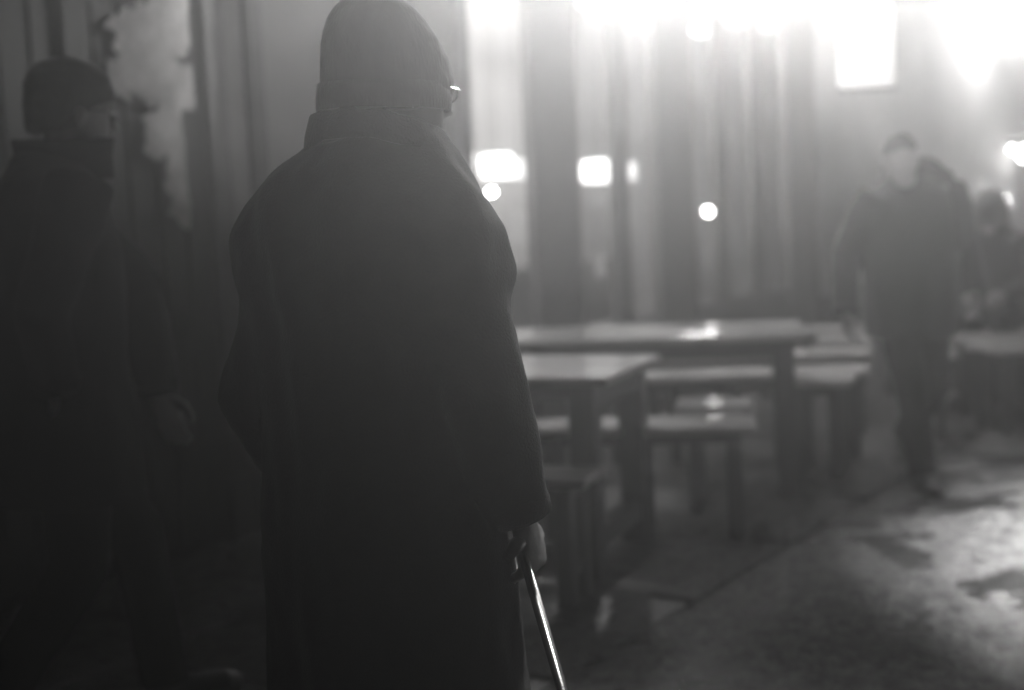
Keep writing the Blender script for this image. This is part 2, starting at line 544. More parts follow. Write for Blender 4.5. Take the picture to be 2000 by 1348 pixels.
# ------------------------------------------------------------------ lamps
M_bulb = emit('lamp_bulb', 45.0)
M_boxlight = emit('illuminated_panel', E_BOX)
M_lantern = emit('lantern_panel', 5.0)
M_lantern2 = emit('dim_lantern_panel', 1.6)
M_spot = emit('spot_face', 9.0)
M_strip = emit('strip_face', 1.6)
def in_room(px, py, depth):
    d = ray(px, py)
    o = P0 - FN * depth
    t = (o - EYE).dot(FN) / d.dot(FN)
    return EYE + d * t
def pendant(px, py, w, h, depth, m, label, grp='square lamps in the windows'):
    p = in_room(px, py, depth)
    d = (p - EYE).length / FPX
    W, Hh = w * d, h * d
    root = empty('pendant_lamp', p, -ANG + R(90))
    tag(root, label, 'lamp', grp)
    bm = bmesh.new(); add_box(bm, -W / 2, W / 2, -W / 2, W / 2, -Hh / 2, Hh / 2, W * .12)
    bmesh_obj('lamp_shade', bm, m, root)
    bm = bmesh.new(); add_box(bm, -W * .3, W * .3, -W * .3, W * .3, Hh / 2, Hh / 2 + .02, .004)
    cap = bmesh_obj('lamp_cap', bm, M_dmetal, root)
    bm = bmesh.new(); tube(bm, [(0, 0, Hh / 2 + .018), (0, 0, HEAD - p.z + .03)], [.004, .004], 6)
    bmesh_obj('cord', bm, M_dmetal, root)
    return root
pendant(893, 320, 56, 48, .7, M_lantern, 'bright square lamp half hidden by the cane man\'s shoulder')
pendant(970, 325, 52, 48, .7, M_lantern, 'bright square lamp in the window left of the first wide pillar')
pendant(1013, 331, 22, 40, 1.2, M_lantern2, 'dim narrow lamp just left of the first wide pillar')
pendant(1170, 335, 56, 44, .7, M_lantern, 'bright square lamp between the first and second wide pillars')
pendant(1233, 335, 18, 36, 1.2, M_lantern2, 'dim narrow lamp left of the second wide pillar')

def bulb_lamp(px, py, r, depth, label, off=None, grp='round bulbs'):
    p = in_room(px, py, depth)
    root = empty('bulb_lamp', p)
    tag(root, label, 'lamp', grp)
    bm = bmesh.new(); ball(bm, (0, 0, 0), r)
    bmesh_obj('bulb', bm, M_bulb, root, True)
    bm = bmesh.new(); tube(bm, [(0, 0, r * .8), (0, 0, r * 2.2)], [r * .6, r * .45], 10)
    bmesh_obj('socket', bm, M_dmetal, root, True)
    bm = bmesh.new(); tube(bm, [(0, 0, r * 2.1), (0, 0, HEAD - p.z + .03)], [.003, .003], 6)
    bmesh_obj('cord', bm, M_dmetal, root)
bulb_lamp(960, 375, .026, .35, 'round bulb hanging under the square lamp beside the cane man')
bulb_lamp(1383, 413, .034, .35, 'round bright bulb in the window right of the second wide pillar')
bulb_lamp(1476, 100, .03, .8, 'faint bulb high in the window behind the tables', )

def ceiling_spot(px, py, r, depth, label):
    p = in_room(px, py, depth)
    root = empty('ceiling_spot', p)
    tag(root, label, 'lamp', 'spots under the shop ceiling')
    bm = bmesh.new(); tube(bm, [(0, 0, 0), (0, 0, .1)], [r, r * .8], 16)
    bmesh_obj('spot_body', bm, M_dmetal, root, True)
    bm = bmesh.new(); ball(bm, (0, 0, 0), (r * .95, r * .95, r * .7))
    bmesh_obj('spot_lens', bm, M_spot, root, True)
    bm = bmesh.new(); tube(bm, [(0, 0, .09), (0, 0, max(.12, HEAD - p.z + .03))], [.008, .008], 8)
    bmesh_obj('stem', bm, M_dmetal, root)
ceiling_spot(1148, 2, .07, .5, 'leftmost ceiling spot at the top edge above the pillars')
ceiling_spot(1224, 14, .09, .5, 'larger ceiling spot at the top edge, second from left')
ceiling_spot(1372, 54, .10, .5, 'bright ceiling spot above the bulb right of the second pillar')
# strip lamp
p = in_room(1450, 40, 1.0)
sl = empty('strip_lamp', p, -ANG + R(90))
tag(sl, 'pale strip lamp under the ceiling right of the bright spot', 'lamp')
box('diffuser', -.75, .75, -.07, .07, -.05, .03, M_strip, sl, .01)
box('housing', -.78, .78, -.09, .09, .031, .07, M_dmetal, sl, .005)
for sx in (-.6, .6):
    bm = bmesh.new(); tube(bm, [(sx, 0, .069), (sx, 0, HEAD - p.z + .04)], [.006, .006], 6)
    bmesh_obj('stem', bm, M_dmetal, sl)

# illuminated box sign on a bracket, blank face
pb = at_depth(1690, 92, 10.8)
sgn = empty('light_box_sign', pb, R(-12))
tag(sgn, 'blown out white light box hanging above the walking man', 'sign')
box('illuminated_face', -.2, .2, -.075, .075, -.3, .3, M_boxlight, sgn, .02)
for s in (-1, 1):
    box('casing_rim', -.22, .22, -.085, .085, s * .315 - .014, s * .315 + .014, M_dmetal, sgn, .004)
uS = (pb - P0).dot(FD); vS = (pb - P0).dot(FN)
arm_end = (FD * 0 - FN * (vS - .05))
inv = Matrix.Rotation(R(12), 3, 'Z')
bm = bmesh.new(); tube(bm, [(0, 0, .32), (0, 0, .42), inv @ arm_end + Vector((0, 0, .42))], [.012, .012, .012], 8)
bmesh_obj('bracket', bm, M_dmetal, sgn, True)

M_filament = emit('glowing_filament', 40.0)
def glow(root, power, radius, z=0.0):
    """the lamp's own light: a glowing filament bulb with a point source just under it"""
    ld = bpy.data.lights.new('lamp_light', 'POINT')
    ld.energy = power
    ld.shadow_soft_size = radius
    ld.color = (1, .99, .98)
    lo = bpy.data.objects.new('lamp_light', ld)
    C.objects.link(lo)
    lo.parent = root
    lo.location = (0, 0, z)
    bm = bmesh.new(); ball(bm, (0, 0, z + radius * 1.1 + .02), (.018, .018, .024), None, 10)
    bmesh_obj('bulb', bm, M_filament, root, True)
# street lamps hung on span wires over the road
def street_lamp(p, power, r, label, radius):
    root = empty('street_lamp', p)
    tag(root, label, 'street lamp', 'lamps hung on wires over the road')
    bm = bmesh.new()
    stack(bm, [(.16, .05, .05, -.05), (.15, .09, .09, -.09), (.06, .2, .2, -.2), (.0, .24, .24, -.24), (-.02, .24, .24, -.24), (-.018, .22, .22, -.22), (.03, .18, .18, -.18), (.05, .02, .02, -.02)], 24)
    bmesh_obj('lamp_shade', bm, M_dmetal, root, True)
    glow(root, power, radius, -.12)
    bm = bmesh.new(); tube(bm, [(0, 0, .15), (0, 0, .32)], [.02, .014], 8)
    bmesh_obj('hanger', bm, M_dmetal, root, True)
    a = P0 + FD * ((p - P0).dot(FD)) + Vector((0, 0, p.z + .9)) - p
    b = p + FN * 7 + Vector((0, 0, .9)) - p
    mid = Vector((0, 0, .32))
    bm = bmesh.new(); tube(bm, [a, a.lerp(mid, .5) - Vector((0, 0, .06)), mid, mid.lerp(b, .5) - Vector((0, 0, .06)), b], [.006] * 5, 6)
    bmesh_obj('span_wire', bm, M_dmetal, root)
    return root
def lantern(p, power, label, shield=None):
    """added out-of-view lantern on a span wire; its wide base and shield shape the light"""
    root = empty('added_lantern', p)
    tag(root, label, 'street lamp', 'lamps hung on wires over the road')
    rb = .035
    glow(root, power, rb)
    bm = bmesh.new(); stack(bm, [(-TRAY[0] - .06, .12, .12, -.12), (-TRAY[0] - .03, TRAY[1] * .8, TRAY[1] * .8, -TRAY[1] * .8), (-TRAY[0] - .01, TRAY[1], TRAY[1], -TRAY[1]), (-TRAY[0], TRAY[1], TRAY[1], -TRAY[1])], 32)
    bmesh_obj('cutoff_tray', bm, M_dmetal, root)
    bm = bmesh.new(); stack(bm, [(.2, .32, .32, -.32), (.215, .33, .33, -.33), (.3, .16, .16, -.16), (.36, .05, .05, -.05), (.42, .03, .03, -.03)], 32)
    bmesh_obj('roof_cap', bm, M_dmetal, root)
    for k in range(4):
        a = R(45 + 90 * k)
        c, s_ = math.cos(a), math.sin(a)
        bm = bmesh.new(); tube(bm, [(c * TRAY[1] * .9, s_ * TRAY[1] * .9, -TRAY[0] - .005), (c * .3, s_ * .3, .205)], [.008, .008], 8)
        bmesh_obj('corner_bar', bm, M_dmetal, root)
    if shield:
        bm = bmesh.new()
        prev = None
        for k in range(13):
            a = R(shield[0] + (shield[1] - shield[0]) * k / 12)
            q = [bm.verts.new((math.cos(a) * r_, math.sin(a) * r_, z_)) for r_, z_ in ((.300, -TRAY[0]), (.300, .205), (.304, .205), (.304, -TRAY[0]))]
            if prev:
                for j in range(4): bm.faces.new((prev[j], prev[(j + 1) % 4], q[(j + 1) % 4], q[j]))
            else: bm.faces.new(q)
            prev = q
        bm.faces.new(prev[::-1])
        bmesh_obj('added_light_shield', bm, M_dmetal, root)  # added shield that keeps the lantern light off the left side
    a = P0 + FD * ((p - P0).dot(FD)) + Vector((0, 0, p.z + 1.1)) - p
    b = FN * 7 + Vector((0, 0, 1.1))
    mid = Vector((0, 0, .42))
    bm = bmesh.new(); tube(bm, [a, a.lerp(mid, .5) - Vector((0, 0, .06)), mid, mid.lerp(b, .5) - Vector((0, 0, .06)), b], [.006] * 5, 6)
    bmesh_obj('span_wire', bm, M_dmetal, root)
LANTERN = (1180, -540, 4.2)  # added lantern, out of view, to light the near haze
TRAY = (.16, .33)  # solid base sized to keep lantern light off the lower view
lantern(at_depth(*LANTERN), P_NEAR, 'added unseen lantern with a light-cutting base over the top edge beyond the cane man', (136, 252))
lantern(at_depth(1540, -450, 8.8), P_MID, 'second added unseen lantern with a light-cutting base over the top edge, farther down the street', (232, 248))  # added out of view to brighten the background haze
street_lamp(at_depth(1990, 12, 16.0), P_STREET_FAR, .24, 'blown out street lamp at the upper right corner of the picture', .12)
def added_lamp(p, power, label, cut, name='added_street_lamp', grp='lamps hung on wires over the road'):  # added out-of-view lamp; its deep shade confines the pool of light
    root = empty(name, p)
    tag(root, label, 'street lamp' if 'street' in name else 'lamp', grp)
    rb, dp = .05, .3
    rr = dp * math.tan(cut)
    glow(root, power, rb)
    bm = bmesh.new(); stack(bm, [(.2, .03, .03, -.03), (.19, .08, .08, -.08), (.1, .12, .12, -.12), (-dp, rr + .01, rr + .01, -rr - .01), (-dp - .002, rr, rr, -rr), (.09, .11, .11, -.11), (.11, .02, .02, -.02)], 32)
    bmesh_obj('lamp_shade', bm, M_dmetal, root, True)
    bm = bmesh.new(); tube(bm, [(0, 0, .19), (0, 0, .4)], [.02, .014], 8)
    bmesh_obj('hanger', bm, M_dmetal, root, True)
    a = P0 + FD * ((p - P0).dot(FD)) + Vector((0, 0, p.z + 1.1)) - p
    b = FN * 6 + Vector((0, 0, 1.1))
    mid = Vector((0, 0, .4))
    bm = bmesh.new(); tube(bm, [a, a.lerp(mid, .5) - Vector((0, 0, .06)), mid, mid.lerp(b, .5) - Vector((0, 0, .06)), b], [.006] * 5, 6)
    bmesh_obj('span_wire', bm, M_dmetal, root)
added_lamp(Vector((3.45, 4.85, 3.3)), P_SIDE, 'added deep shaded lamp beyond the right edge, brightening the road', R(28))  # added to brighten the ground at the right
added_lamp(Vector((.5, 2.75, 3.4)), P_CLOSE, 'added unseen shaded lamp just ahead of the cane man, lighting his hand', R(17))  # added to light only the hand and cane
added_lamp(Vector((.75, 6.35, 3.5)), P_TERRACE, 'added unseen lamp brightening the nearest tables, over the top edge', R(24), 'added_terrace_lamp', 'added lamps over the terrace tables')  # this and the next two are added to brighten tops and seats
added_lamp(Vector((1.75, 8.05, 3.2)), P_TERRACE, 'added unseen lamp brightening the farther benches, over the top edge', R(24), 'added_terrace_lamp', 'added lamps over the terrace tables')
added_lamp(Vector((2.9, 9.1, 3.2)), P_TERRACE, 'added unseen lamp brightening the farthest tables, over the top edge', R(24), 'added_terrace_lamp', 'added lamps over the terrace tables')
# room light: ceiling globes in each bay
def room_globe(uv, power, label):
    p = P0 + FD * uv - FN * .75 + Vector((0, 0, 3.72))
    root = empty('ceiling_globe', p)
    tag(root, label, 'lamp', 'globes lighting the rooms behind the windows')
    glow(root, power, .1, -.05)
    bm = bmesh.new(); tube(bm, [(0, 0, .11), (0, 0, HEAD + .03 - 3.72)], [.012, .012], 8)
    bmesh_obj('stem', bm, M_dmetal, root)
for uv, s, lab in ((U(700), .35, 'globe in the room behind the cane man'), (U(980), 1, 'globe in the room left of the first wide pillar'), (U(1190), 1, 'globe in the room between the first two wide pillars'),
               (U(1440), 1.2, 'globe in the room right of the second wide pillar')):
    room_globe(uv, P_ROOM * s, lab)
# far lamps at the right edge
def far_lamp(px, py, r, label):
    p = in_room(px, py, -.2)
    root = empty('far_lamp', p)
    tag(root, label, 'lamp', 'small far lamps at the right edge')
    bm = bmesh.new(); ball(bm, (0, 0, 0), r)
    bmesh_obj('bulb', bm, M_bulb, root, True)
    bm = bmesh.new(); tube(bm, [(0, 0, r * .5), (0, 0, r + .05), -FN * .2 + Vector((0, 0, r + .05))], [.014, .014, .014], 8)
    bmesh_obj('bracket', bm, M_dmetal, root, True)
far_lamp(1957, 392, .06, 'round far lamp above the hooded person at the right edge')
far_lamp(1976, 291, .028, 'small faint far lamp left of the cut off one')
far_lamp(2002, 300, .085, 'far lamp cut off by the right edge')

# bright sheets seen through the glass
def sheet(px, py, w, h, depth, label, tilt=0):
    p = in_room(px, py, depth)
    d = (p - EYE).length / FPX
    bm = bmesh.new(); add_box(bm, -w * d / 2, w * d / 2, -.002, .002, -h * d / 2, h * d / 2)
    o = bmesh_obj('paper_notice', bm, M_white)
    o.location = p
    o.rotation_euler = (0, tilt, R(90) - ANG)
    tag(o, label, 'notice', 'pale sheets in the windows')
sheet(1012, 442, 62, 64, .17, 'large pale sheet in the window beside the cane man\'s shoulder', .1)
sheet(1168, 392, 44, 24, .17, 'small pale sheet under the square lamp between pillars')
sheet(1172, 520, 40, 42, .17, 'pale sheet low in the window left of the thin frame', -.3)
sheet(1236, 430, 14, 46, .17, 'narrow pale sheet right of the thin frame', .25)
sheet(1386, 500, 28, 52, .17, 'pale sheet under the round bulb', .1)
sheet(1462, 546, 28, 28, .17, 'small pale sheet low between the two thin frames', .2)

# ------------------------------------------------------------------ terrace tables and benches
def furniture(name, corner, yaw, length, depth, height, nplank, label, cat, grp, leg=.07, apron=.07, nleg=2):
    """corner = right front corner of the top; local x runs left from it as negative"""
    root = empty(name, (corner.x, corner.y, 0), yaw)
    tag(root, label, cat, grp)
    pw = depth / nplank
    r2 = random.Random(hash(label) % 1000)
    for i in range(nplank):
        bm = bmesh.new()
        dz = r2.uniform(-.0015, .0015)
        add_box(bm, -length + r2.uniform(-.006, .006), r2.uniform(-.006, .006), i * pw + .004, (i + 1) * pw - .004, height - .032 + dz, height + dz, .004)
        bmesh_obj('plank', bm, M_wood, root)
    lg = leg
    xs_ = [-.06 - lg + (-length + .12 + lg) * k / (nleg - 1) for k in range(nleg)]
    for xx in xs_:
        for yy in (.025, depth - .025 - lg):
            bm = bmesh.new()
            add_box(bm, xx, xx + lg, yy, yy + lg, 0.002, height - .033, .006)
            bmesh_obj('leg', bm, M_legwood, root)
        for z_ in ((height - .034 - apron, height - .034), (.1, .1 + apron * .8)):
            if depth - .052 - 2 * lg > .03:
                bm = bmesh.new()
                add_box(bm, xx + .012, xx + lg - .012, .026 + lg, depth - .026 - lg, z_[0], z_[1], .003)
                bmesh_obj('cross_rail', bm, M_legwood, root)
    bm = bmesh.new()
    zz = height * .38
    add_box(bm, -length + .08, -.08, depth / 2 - .018, depth / 2 + .018, height - .034 - apron, height - .036, .003)
    bmesh_obj('long_rail', bm, M_legwood, root)
    return root
TG, BG, SG = 'wet wooden tables along the shop front', 'wet wooden benches along the shop front', 'wooden stools along the shop front'
furniture('terrace_table', on_z(1183, 738, .76), R(-22), 1.25, .74, .76, 5, 'nearest wet wooden table beside the cane man\'s arm', 'table', TG, .10, .10)
furniture('terrace_table', on_z(1578, 650, .76), R(-9), 1.45, .74, .76, 5, 'second wooden table, its corner post left of the walking man', 'table', TG, .085, .11)
furniture('terrace_table', Vector((3.75, 9.75, 0)), R(-14), 1.4, .74, .76, 5, 'third wooden table behind the walking man\'s shoulder', 'table', TG, .085, .1)
furniture('terrace_bench', Vector((.96, 5.6, 0)), R(-9), 1.3, .36, .47, 3, 'nearest bench, its pale seat between the first two tables', 'bench', BG, .06, .06, 4)
furniture('terrace_bench', Vector((1.83, 7.2, 0)), R(-7), 1.4, .32, .47, 3, 'bench behind the second table, lower of two pale seats', 'bench', BG, .06, .06, 5)
furniture('terrace_bench', Vector((2.05, 7.98, 0)), R(-7), 1.35, .34, .47, 3, 'bench farther back, upper of two pale seats by the walking man', 'bench', BG, .06, .06, 4)
furniture('terrace_bench', Vector((4.2, 9.0, 0)), R(-5), 1.3, .34, .47, 3, 'bench under the hooded person at the right edge', 'bench', BG, .06, .06, 4)
furniture('terrace_bench', Vector((.22, 4.70, 0)), R(-20), 1.1, .28, .46, 2, 'dark bench tucked under the nearest table, mostly behind the cane man', 'bench', BG, .06, .05, 3)
furniture('terrace_bench', Vector((3.42, 8.35, 0)), R(-14), 1.0, .34, .47, 3, 'bench right of the walking man with a row of close set legs', 'bench', BG, .06, .06, 5)
furniture('terrace_bench', Vector((2.9, 9.35, 0)), R(-8), 1.3, .32, .47, 3, 'far bench behind the walking man, in front of the third table', 'bench', BG, .06, .06, 5)
for (x_, y_, yw, lab) in ((1.02, 6.08, -12, 'stool pushed under the second table, behind the nearest bench'), (1.62, 6.78, -20, 'stool beside the second table\'s corner post'),
                          (2.42, 7.7, -16, 'stool just right of the walking man\'s leg'), (2.86, 7.9, -30, 'second stool right of the walking man'),
                           (3.35, 9.2, -25, 'farthest stool at the right, under the third table\'s edge'), (2.98, 7.75, -5, 'stool nearest the road at the right edge'), (2.2, 8.62, -12, 'stool just behind the walking man\'s back leg'), (3.55, 8.85, -22, 'stool beside the hooded person\'s knees')):
    furniture('wooden_stool', Vector((x_, y_, 0)), R(yw), .34, .34, .48, 3, lab, 'stool', SG, .055, .06)

# ------------------------------------------------------------------ people
def hand(bm, wrist, d, thumb_side, palm_n, curl=(.5, .6, .5), spread=.02, sc=1.0):
    d, s, n = d.normalized(), thumb_side.normalized(), palm_n.normalized()
    def P(a, b, c): return wrist + (d * a + s * b + n * c) * sc
    tube(bm, [P(-.02, 0, 0), P(.02, 0, 0), P(.06, .002, .002), P(.095, .004, .004)], [(.027 * sc, .02 * sc), (.033 * sc, .017 * sc), (.041 * sc, .016 * sc), (.039 * sc, .012 * sc)], 12, s)
    for i, (ln, b) in enumerate(zip((.072, .082, .076, .06), (.03, .011, -.01, -.029))):
        p = P(.085, b, .002)
        ang = 0.0
        pts, rr = [p], [.0100 * sc]
        for q, fr in enumerate((.45, .32, .23)):
            ang += curl[q]
            dirv = d * math.cos(ang) + n * math.sin(ang) + s * (b * spread * 20)
            p = p + dirv * ln * fr * sc * 1.15
            pts.append(p); rr.append((.0095, .0088, .0078)[q] * sc)
        tube(bm, pts, rr, 9, s)
    p1 = P(.025, .03, .004); p2 = P(.05, .055, .018); p3 = P(.078, .058, .034); p4 = P(.098, .05, .046)
    tube(bm, [p1, p2, p3, p4], [.014 * sc, .0125 * sc, .0105 * sc, .0085 * sc], 9, d)

HEAD_ROWS = [(-.008, .02, .09, .055), (.0, .034, .1, .03), (.02, .048, .104, .0), (.05, .06, .101, -.05), (.08, .067, .1, -.08), (.12, .074, .097, -.095),
             (.155, .077, .098, -.1), (.185, .071, .088, -.097), (.21, .053, .062, -.075), (.228, .025, .025, -.035)]
def head_shell(bm, M):
    stack(bm, HEAD_ROWS, 24, M)
    tube(bm, [M @ Vector(p) for p in ((0, .092, .128), (0, .108, .1), (0, .118, .078), (0, .098, .066))], [.008, .011, .015, .008], 10)
    tube(bm, [M @ Vector(p) for p in ((-.05, .078, .132), (-.025, .095, .136), (.025, .095, .136), (.05, .078, .132))], [.008, .01, .01, .008], 8, Vector((0, 0, 1)))
    tube(bm, [M @ Vector(p) for p in ((-.024, .09, .042), (0, .102, .044), (.024, .09, .042))], [.004, .008, .004], 8, Vector((0, 0, 1)))
    tube(bm, [M @ Vector(p) for p in ((-.022, .09, .034), (0, .101, .032), (.022, .09, .034))], [.004, .008, .004], 8, Vector((0, 0, 1)))
    for sx in (-1, 1):
        ball(bm, (sx * .078, -.008, .098), (.012, .022, .034), M)

def person(p):
    """p: dict of pose and clothes. Local frame: faces +y, x to its right."""
    root = empty('person', p['loc'], p['yaw'])
    tag(root, p['label'], 'person', None)
    s = p.get('scale', 1.0)
    root.scale = (s, s, s)
    lean = p.get('lean', Vector((0, 0, 0)))            # shoulder shift
    hip = p.get('hip', Vector((0, 0, .93)))
    chest = hip + Vector((0, 0, .36)) + lean * .7
    neck = hip + Vector((0, 0, .545)) + lean
    HM = Matrix.Translation(neck + p.get('head_off', Vector((0, .03, .045)))) @ Euler(p.get('head_rot', (0, 0, 0)), 'ZYX').to_matrix().to_4x4() if False else \
        Matrix.Translation(neck + p.get('head_off', Vector((0, .03, .045)))) @ Matrix.Rotation(p.get('head_rot', (0, 0, 0))[2], 4, 'Z') @ Matrix.Rotation(p.get('head_rot', (0, 0, 0))[0], 4, 'X') @ Matrix.Rotation(p.get('head_rot', (0, 0, 0))[1], 4, 'Y')
    # --- body: one continuous skin
    bm = bmesh.new()
    stack(bm, [(hip.z - .1, .15, .1 + hip.y, -.1 + hip.y, hip.x), (hip.z + .02, .165, .11 + hip.y, -.115 + hip.y, hip.x), (hip.z + .15, .14, .1 + hip.y + lean.y * .3, -.09 + hip.y + lean.y * .3, hip.x + lean.x * .3),
               (chest.z, .155, .11 + chest.y, -.1 + chest.y, chest.x), (chest.z + .11, .13, .07 + chest.y, -.09 + chest.y, chest.x + lean.x * .2), (neck.z, .06, .05 + neck.y, -.055 + neck.y, neck.x)], 20)
    hc = HM @ Vector((0, -.01, .06))
    tube(bm, [neck - Vector((0, 0, .06)), neck.lerp(hc, .5), hc], [.062, .056, .055], 14)
    head_shell(bm, HM)
    for side in ('R', 'L'):
        sh, el, wr = p['arm' + side]
        tube(bm, [sh, sh.lerp(el, .5), el, el.lerp(wr, .4), wr], [.05, .045, .038, .036, .026], 12)
        tube(bm, [chest + Vector((0, 0, .08)), sh], [.06, .05], 12)
        hd, ts, pn, cu = p['hand' + side]
        hand(bm, wr, hd, ts, pn, cu)
    for side in ('R', 'L'):
        hp, kn, an, toe = p['leg' + side]
        tube(bm, [hp, hp.lerp(kn, .5), kn, kn.lerp(an, .35), an], [.085, .075, .055, .055, .035], 12)
        tube(bm, [an, an.lerp(toe, .5) + Vector((0, 0, -.02)), toe], [.035, .035, .025], 10)
    body = fused('body', bm, M_skin, root, .0058, 3)
    # eyes
    for sx in (-1, 1):
        bm = bmesh.new(); ball(bm, (sx * .031, .086, .113), .0125, HM, 10)
        bmesh_obj('eye', bm, M_eye, root, True)
    # --- trousers and shoes
    bm = bmesh.new()
    stack(bm, [(hip.z - .12, .165, .115 + hip.y, -.115 + hip.y, hip.x), (hip.z + .03, .175, .125 + hip.y, -.125 + hip.y, hip.x), (hip.z + .1, .16, .115 + hip.y, -.11 + hip.y, hip.x)], 20)
    for side in ('R', 'L'):
        hp, kn, an, toe = p['leg' + side]
        tube(bm, [hp + Vector((0, 0, .03)), hp.lerp(kn, .5), kn, kn.lerp(an, .5), an - Vector((0, 0, .0))], [.105, .095, .078, .072, .068], 16)
    seed = p.get('seed', 1)
    fused('trousers', bm, M_trouser, root, .012, 3, lambda c: .006 * noise.noise(Vector((c.x * 9, c.y * 9, c.z * 16 + seed))))
    for side in ('R', 'L'):
        hp, kn, an, toe = p['leg' + side]
        dr = (toe - an); dr.z = 0; dr.normalize()
        base = min(an.z, toe.z) - .05
        bm = bmesh.new()
        up = Vector((0, 0, 1))
        tube(bm, [an + up * .02 - dr * .01, an - up * .035 - dr * .005, an.lerp(toe, .45) - up * .018, toe + dr * .03 - up * .006, toe + dr * .075 - up * .012], [.046, .05, .047, .046, .03], 14, dr.cross(up))
        tube(bm, [an - dr * .055 - up * .055, an.lerp(toe, .5) - up * .055 + up * (toe.z - an.z + .035) * .5, toe + dr * .06 - up * .02], [(.04, .022), (.042, .02), (.042, .018)], 12, dr.cross(up))
        fused('shoe', bm, M_shoe, root, .008, 2)
    # --- coat
    bm = bmesh.new()
    stack(bm, [tuple(r_) for r_ in p['coat']], 36)
    for side in ('R', 'L'):
        sh, el, wr = p['arm' + side]
        k = p.get('sleeve', 1.0)
        cuff = wr + (wr - el).normalized() * p.get('cuff', .005)
        tube(bm, [sh + (sh - el).normalized() * .03, sh.lerp(el, .25), sh.lerp(el, .6), el, el.lerp(wr, .5), cuff], [.085 * k, .088 * k, .078 * k, .07 * k, .064 * k, p.get('cuff_r', .055) * k], 18)
    amp = p.get('wrinkle', .008)
    def wr_f(c):
        a = noise.noise(Vector((c.x * 5 + seed, c.y * 5, c.z * 2.2)))
        b = noise.noise(Vector((c.x * 13, c.y * 13 + seed, c.z * 5 + c.x * 6)))
        d_ = noise.noise(Vector((c.x * 30, c.y * 30, c.z * 18 + seed)))
        return amp * (1.5 * a + .9 * b + .18 * d_)
    coat = fused('coat', bm, p['coat_mat'], root, .0105, 5, wr_f)
    # collar: a standing band, open in front
    cz, ch, cw, cf, cb, tilt = p['collar']
    bm = bmesh.new()
    n = 40
    prevring = None
    cx, cyy = p.get('collar_c', (neck.x, neck.y))
    for i in range(n + 1):
        a = R(90 + 22) + (R(360 - 44)) * i / n
        c_, s_ = math.cos(a), math.sin(a)
        rise = .5 - .5 * s_
        ring = []
        for (rr, zz) in p.get('collar_prof', ((1.06, 0), (1.0, .55), (1.08, 1), (1.02, 1.02), (.94, .55), (.96, 0))):
            zz = zz * ch
            wob = .006 * noise.noise(Vector((c_ * 3, s_ * 3, zz * 20 + seed)))
            rad_y = cf if s_ > 0 else cb
            ring.append(bm.verts.new(Vector((cx + c_ * (cw * rr + wob), cyy + s_ * (rad_y * rr + wob), cz + zz + tilt * rise + wob))))
        if prevring:
            for q in range(6):
                bm.faces.new((prevring[q], prevring[(q + 1) % 6], ring[(q + 1) % 6], ring[q]))
        else:
            bm.faces.new(ring)
        prevring = ring
    bm.faces.new(prevring[::-1])
    bmesh_obj('collar', bm, p.get('collar_mat', p['coat_mat']), root, True)
    # cuffs
    for side in ('R', 'L'):
        sh, el, wr = p['arm' + side]
        t_ = (wr - el).normalized()
        cuff = wr + t_ * p.get('cuff', .005)
        k = p.get('sleeve', 1.0)
        bm = bmesh.new(); tube(bm, [cuff - t_ * .035, cuff - t_ * .02, cuff + t_ * .004], [q * p.get('cuff_r', .055) / .055 * k for q in (.058, .06, .057)], 18)
        bmesh_obj('cuff', bm, p['coat_mat'], root, True)
    # --- hat or hair
    if 'hat' in p:
        bm = bmesh.new()
        stack(bm, p['hat'], 32, HM)
        nz = p.get('hat_noise', .005)
        o = fused('hat', bm, M_hat, root, .007, 3, lambda c: nz * (noise.noise(c * 16) + .5 * noise.noise(c * 45)))
        if 'brim' in p:
            bm = bmesh.new()
            z0, z1, grow, slope = p['brim']
            rows = p['hat']
            ring_prev = None
            for i in range(41):
                a = 2 * math.pi * i / 40
                ring = []
                for g, zz in ((1.0 + grow, z0), (1.0 + grow * 1.5, (z0 + z1) / 2), (1.0 + grow, z1), (.94, z1), (.94, z0)):
                    z_, w_, f_, b_ = rows[1][:4]
                    yy = (f_ + b_) / 2 + (f_ - b_) / 2 * g * math.sin(a)
                    ring.append(bm.verts.new(HM @ Vector((w_ * g * math.cos(a), yy, zz + slope * yy))))
                if ring_prev:
                    for q in range(5):
                        bm.faces.new((ring_prev[q], ring_prev[(q + 1) % 5], ring[(q + 1) % 5], ring[q]))
                ring_prev = ring
            bmesh_obj('hat_band', bm, M_hat, o, True)
    if 'hair' in p:
        bm = bmesh.new()
        stack(bm, p['hair'], 24, HM)
        fused('hair', bm, M_hair, root, .008, 2, lambda c: .006 * noise.noise(c * 40))
    if p.get('glasses'):
        g = bmesh.new()
        for sx in (-1, 1):
            pts = [HM @ Vector((sx * .034 + .024 * math.cos(2 * math.pi * k / 14), .101, .105 + .016 * math.sin(2 * math.pi * k / 14))) for k in range(15)]
            tube(g, pts, [.0013] * 15, 6)
            tube(g, [HM @ Vector((sx * .058, .105, .11)), HM @ Vector((sx * .076, .06, .11)), HM @ Vector((sx * .08, -.02, .108))], [.002] * 3, 6)
        tube(g, [HM @ Vector((-.01, .108, .108)), HM @ Vector((.01, .108, .108))], [.0016] * 2, 6)
        go = bmesh_obj('spectacles', g, M_metal, root, True)
        for sx in (-1, 1):
            bm = bmesh.new(); ball(bm, (sx * .034, .101, .105), (.023, .0015, .015), HM, 14)
            bmesh_obj('lens', bm, M_lens, go, True)
    return root, coat, HM

V = Vector
def W(px, py, Y): return at_depth(px, py, Y)

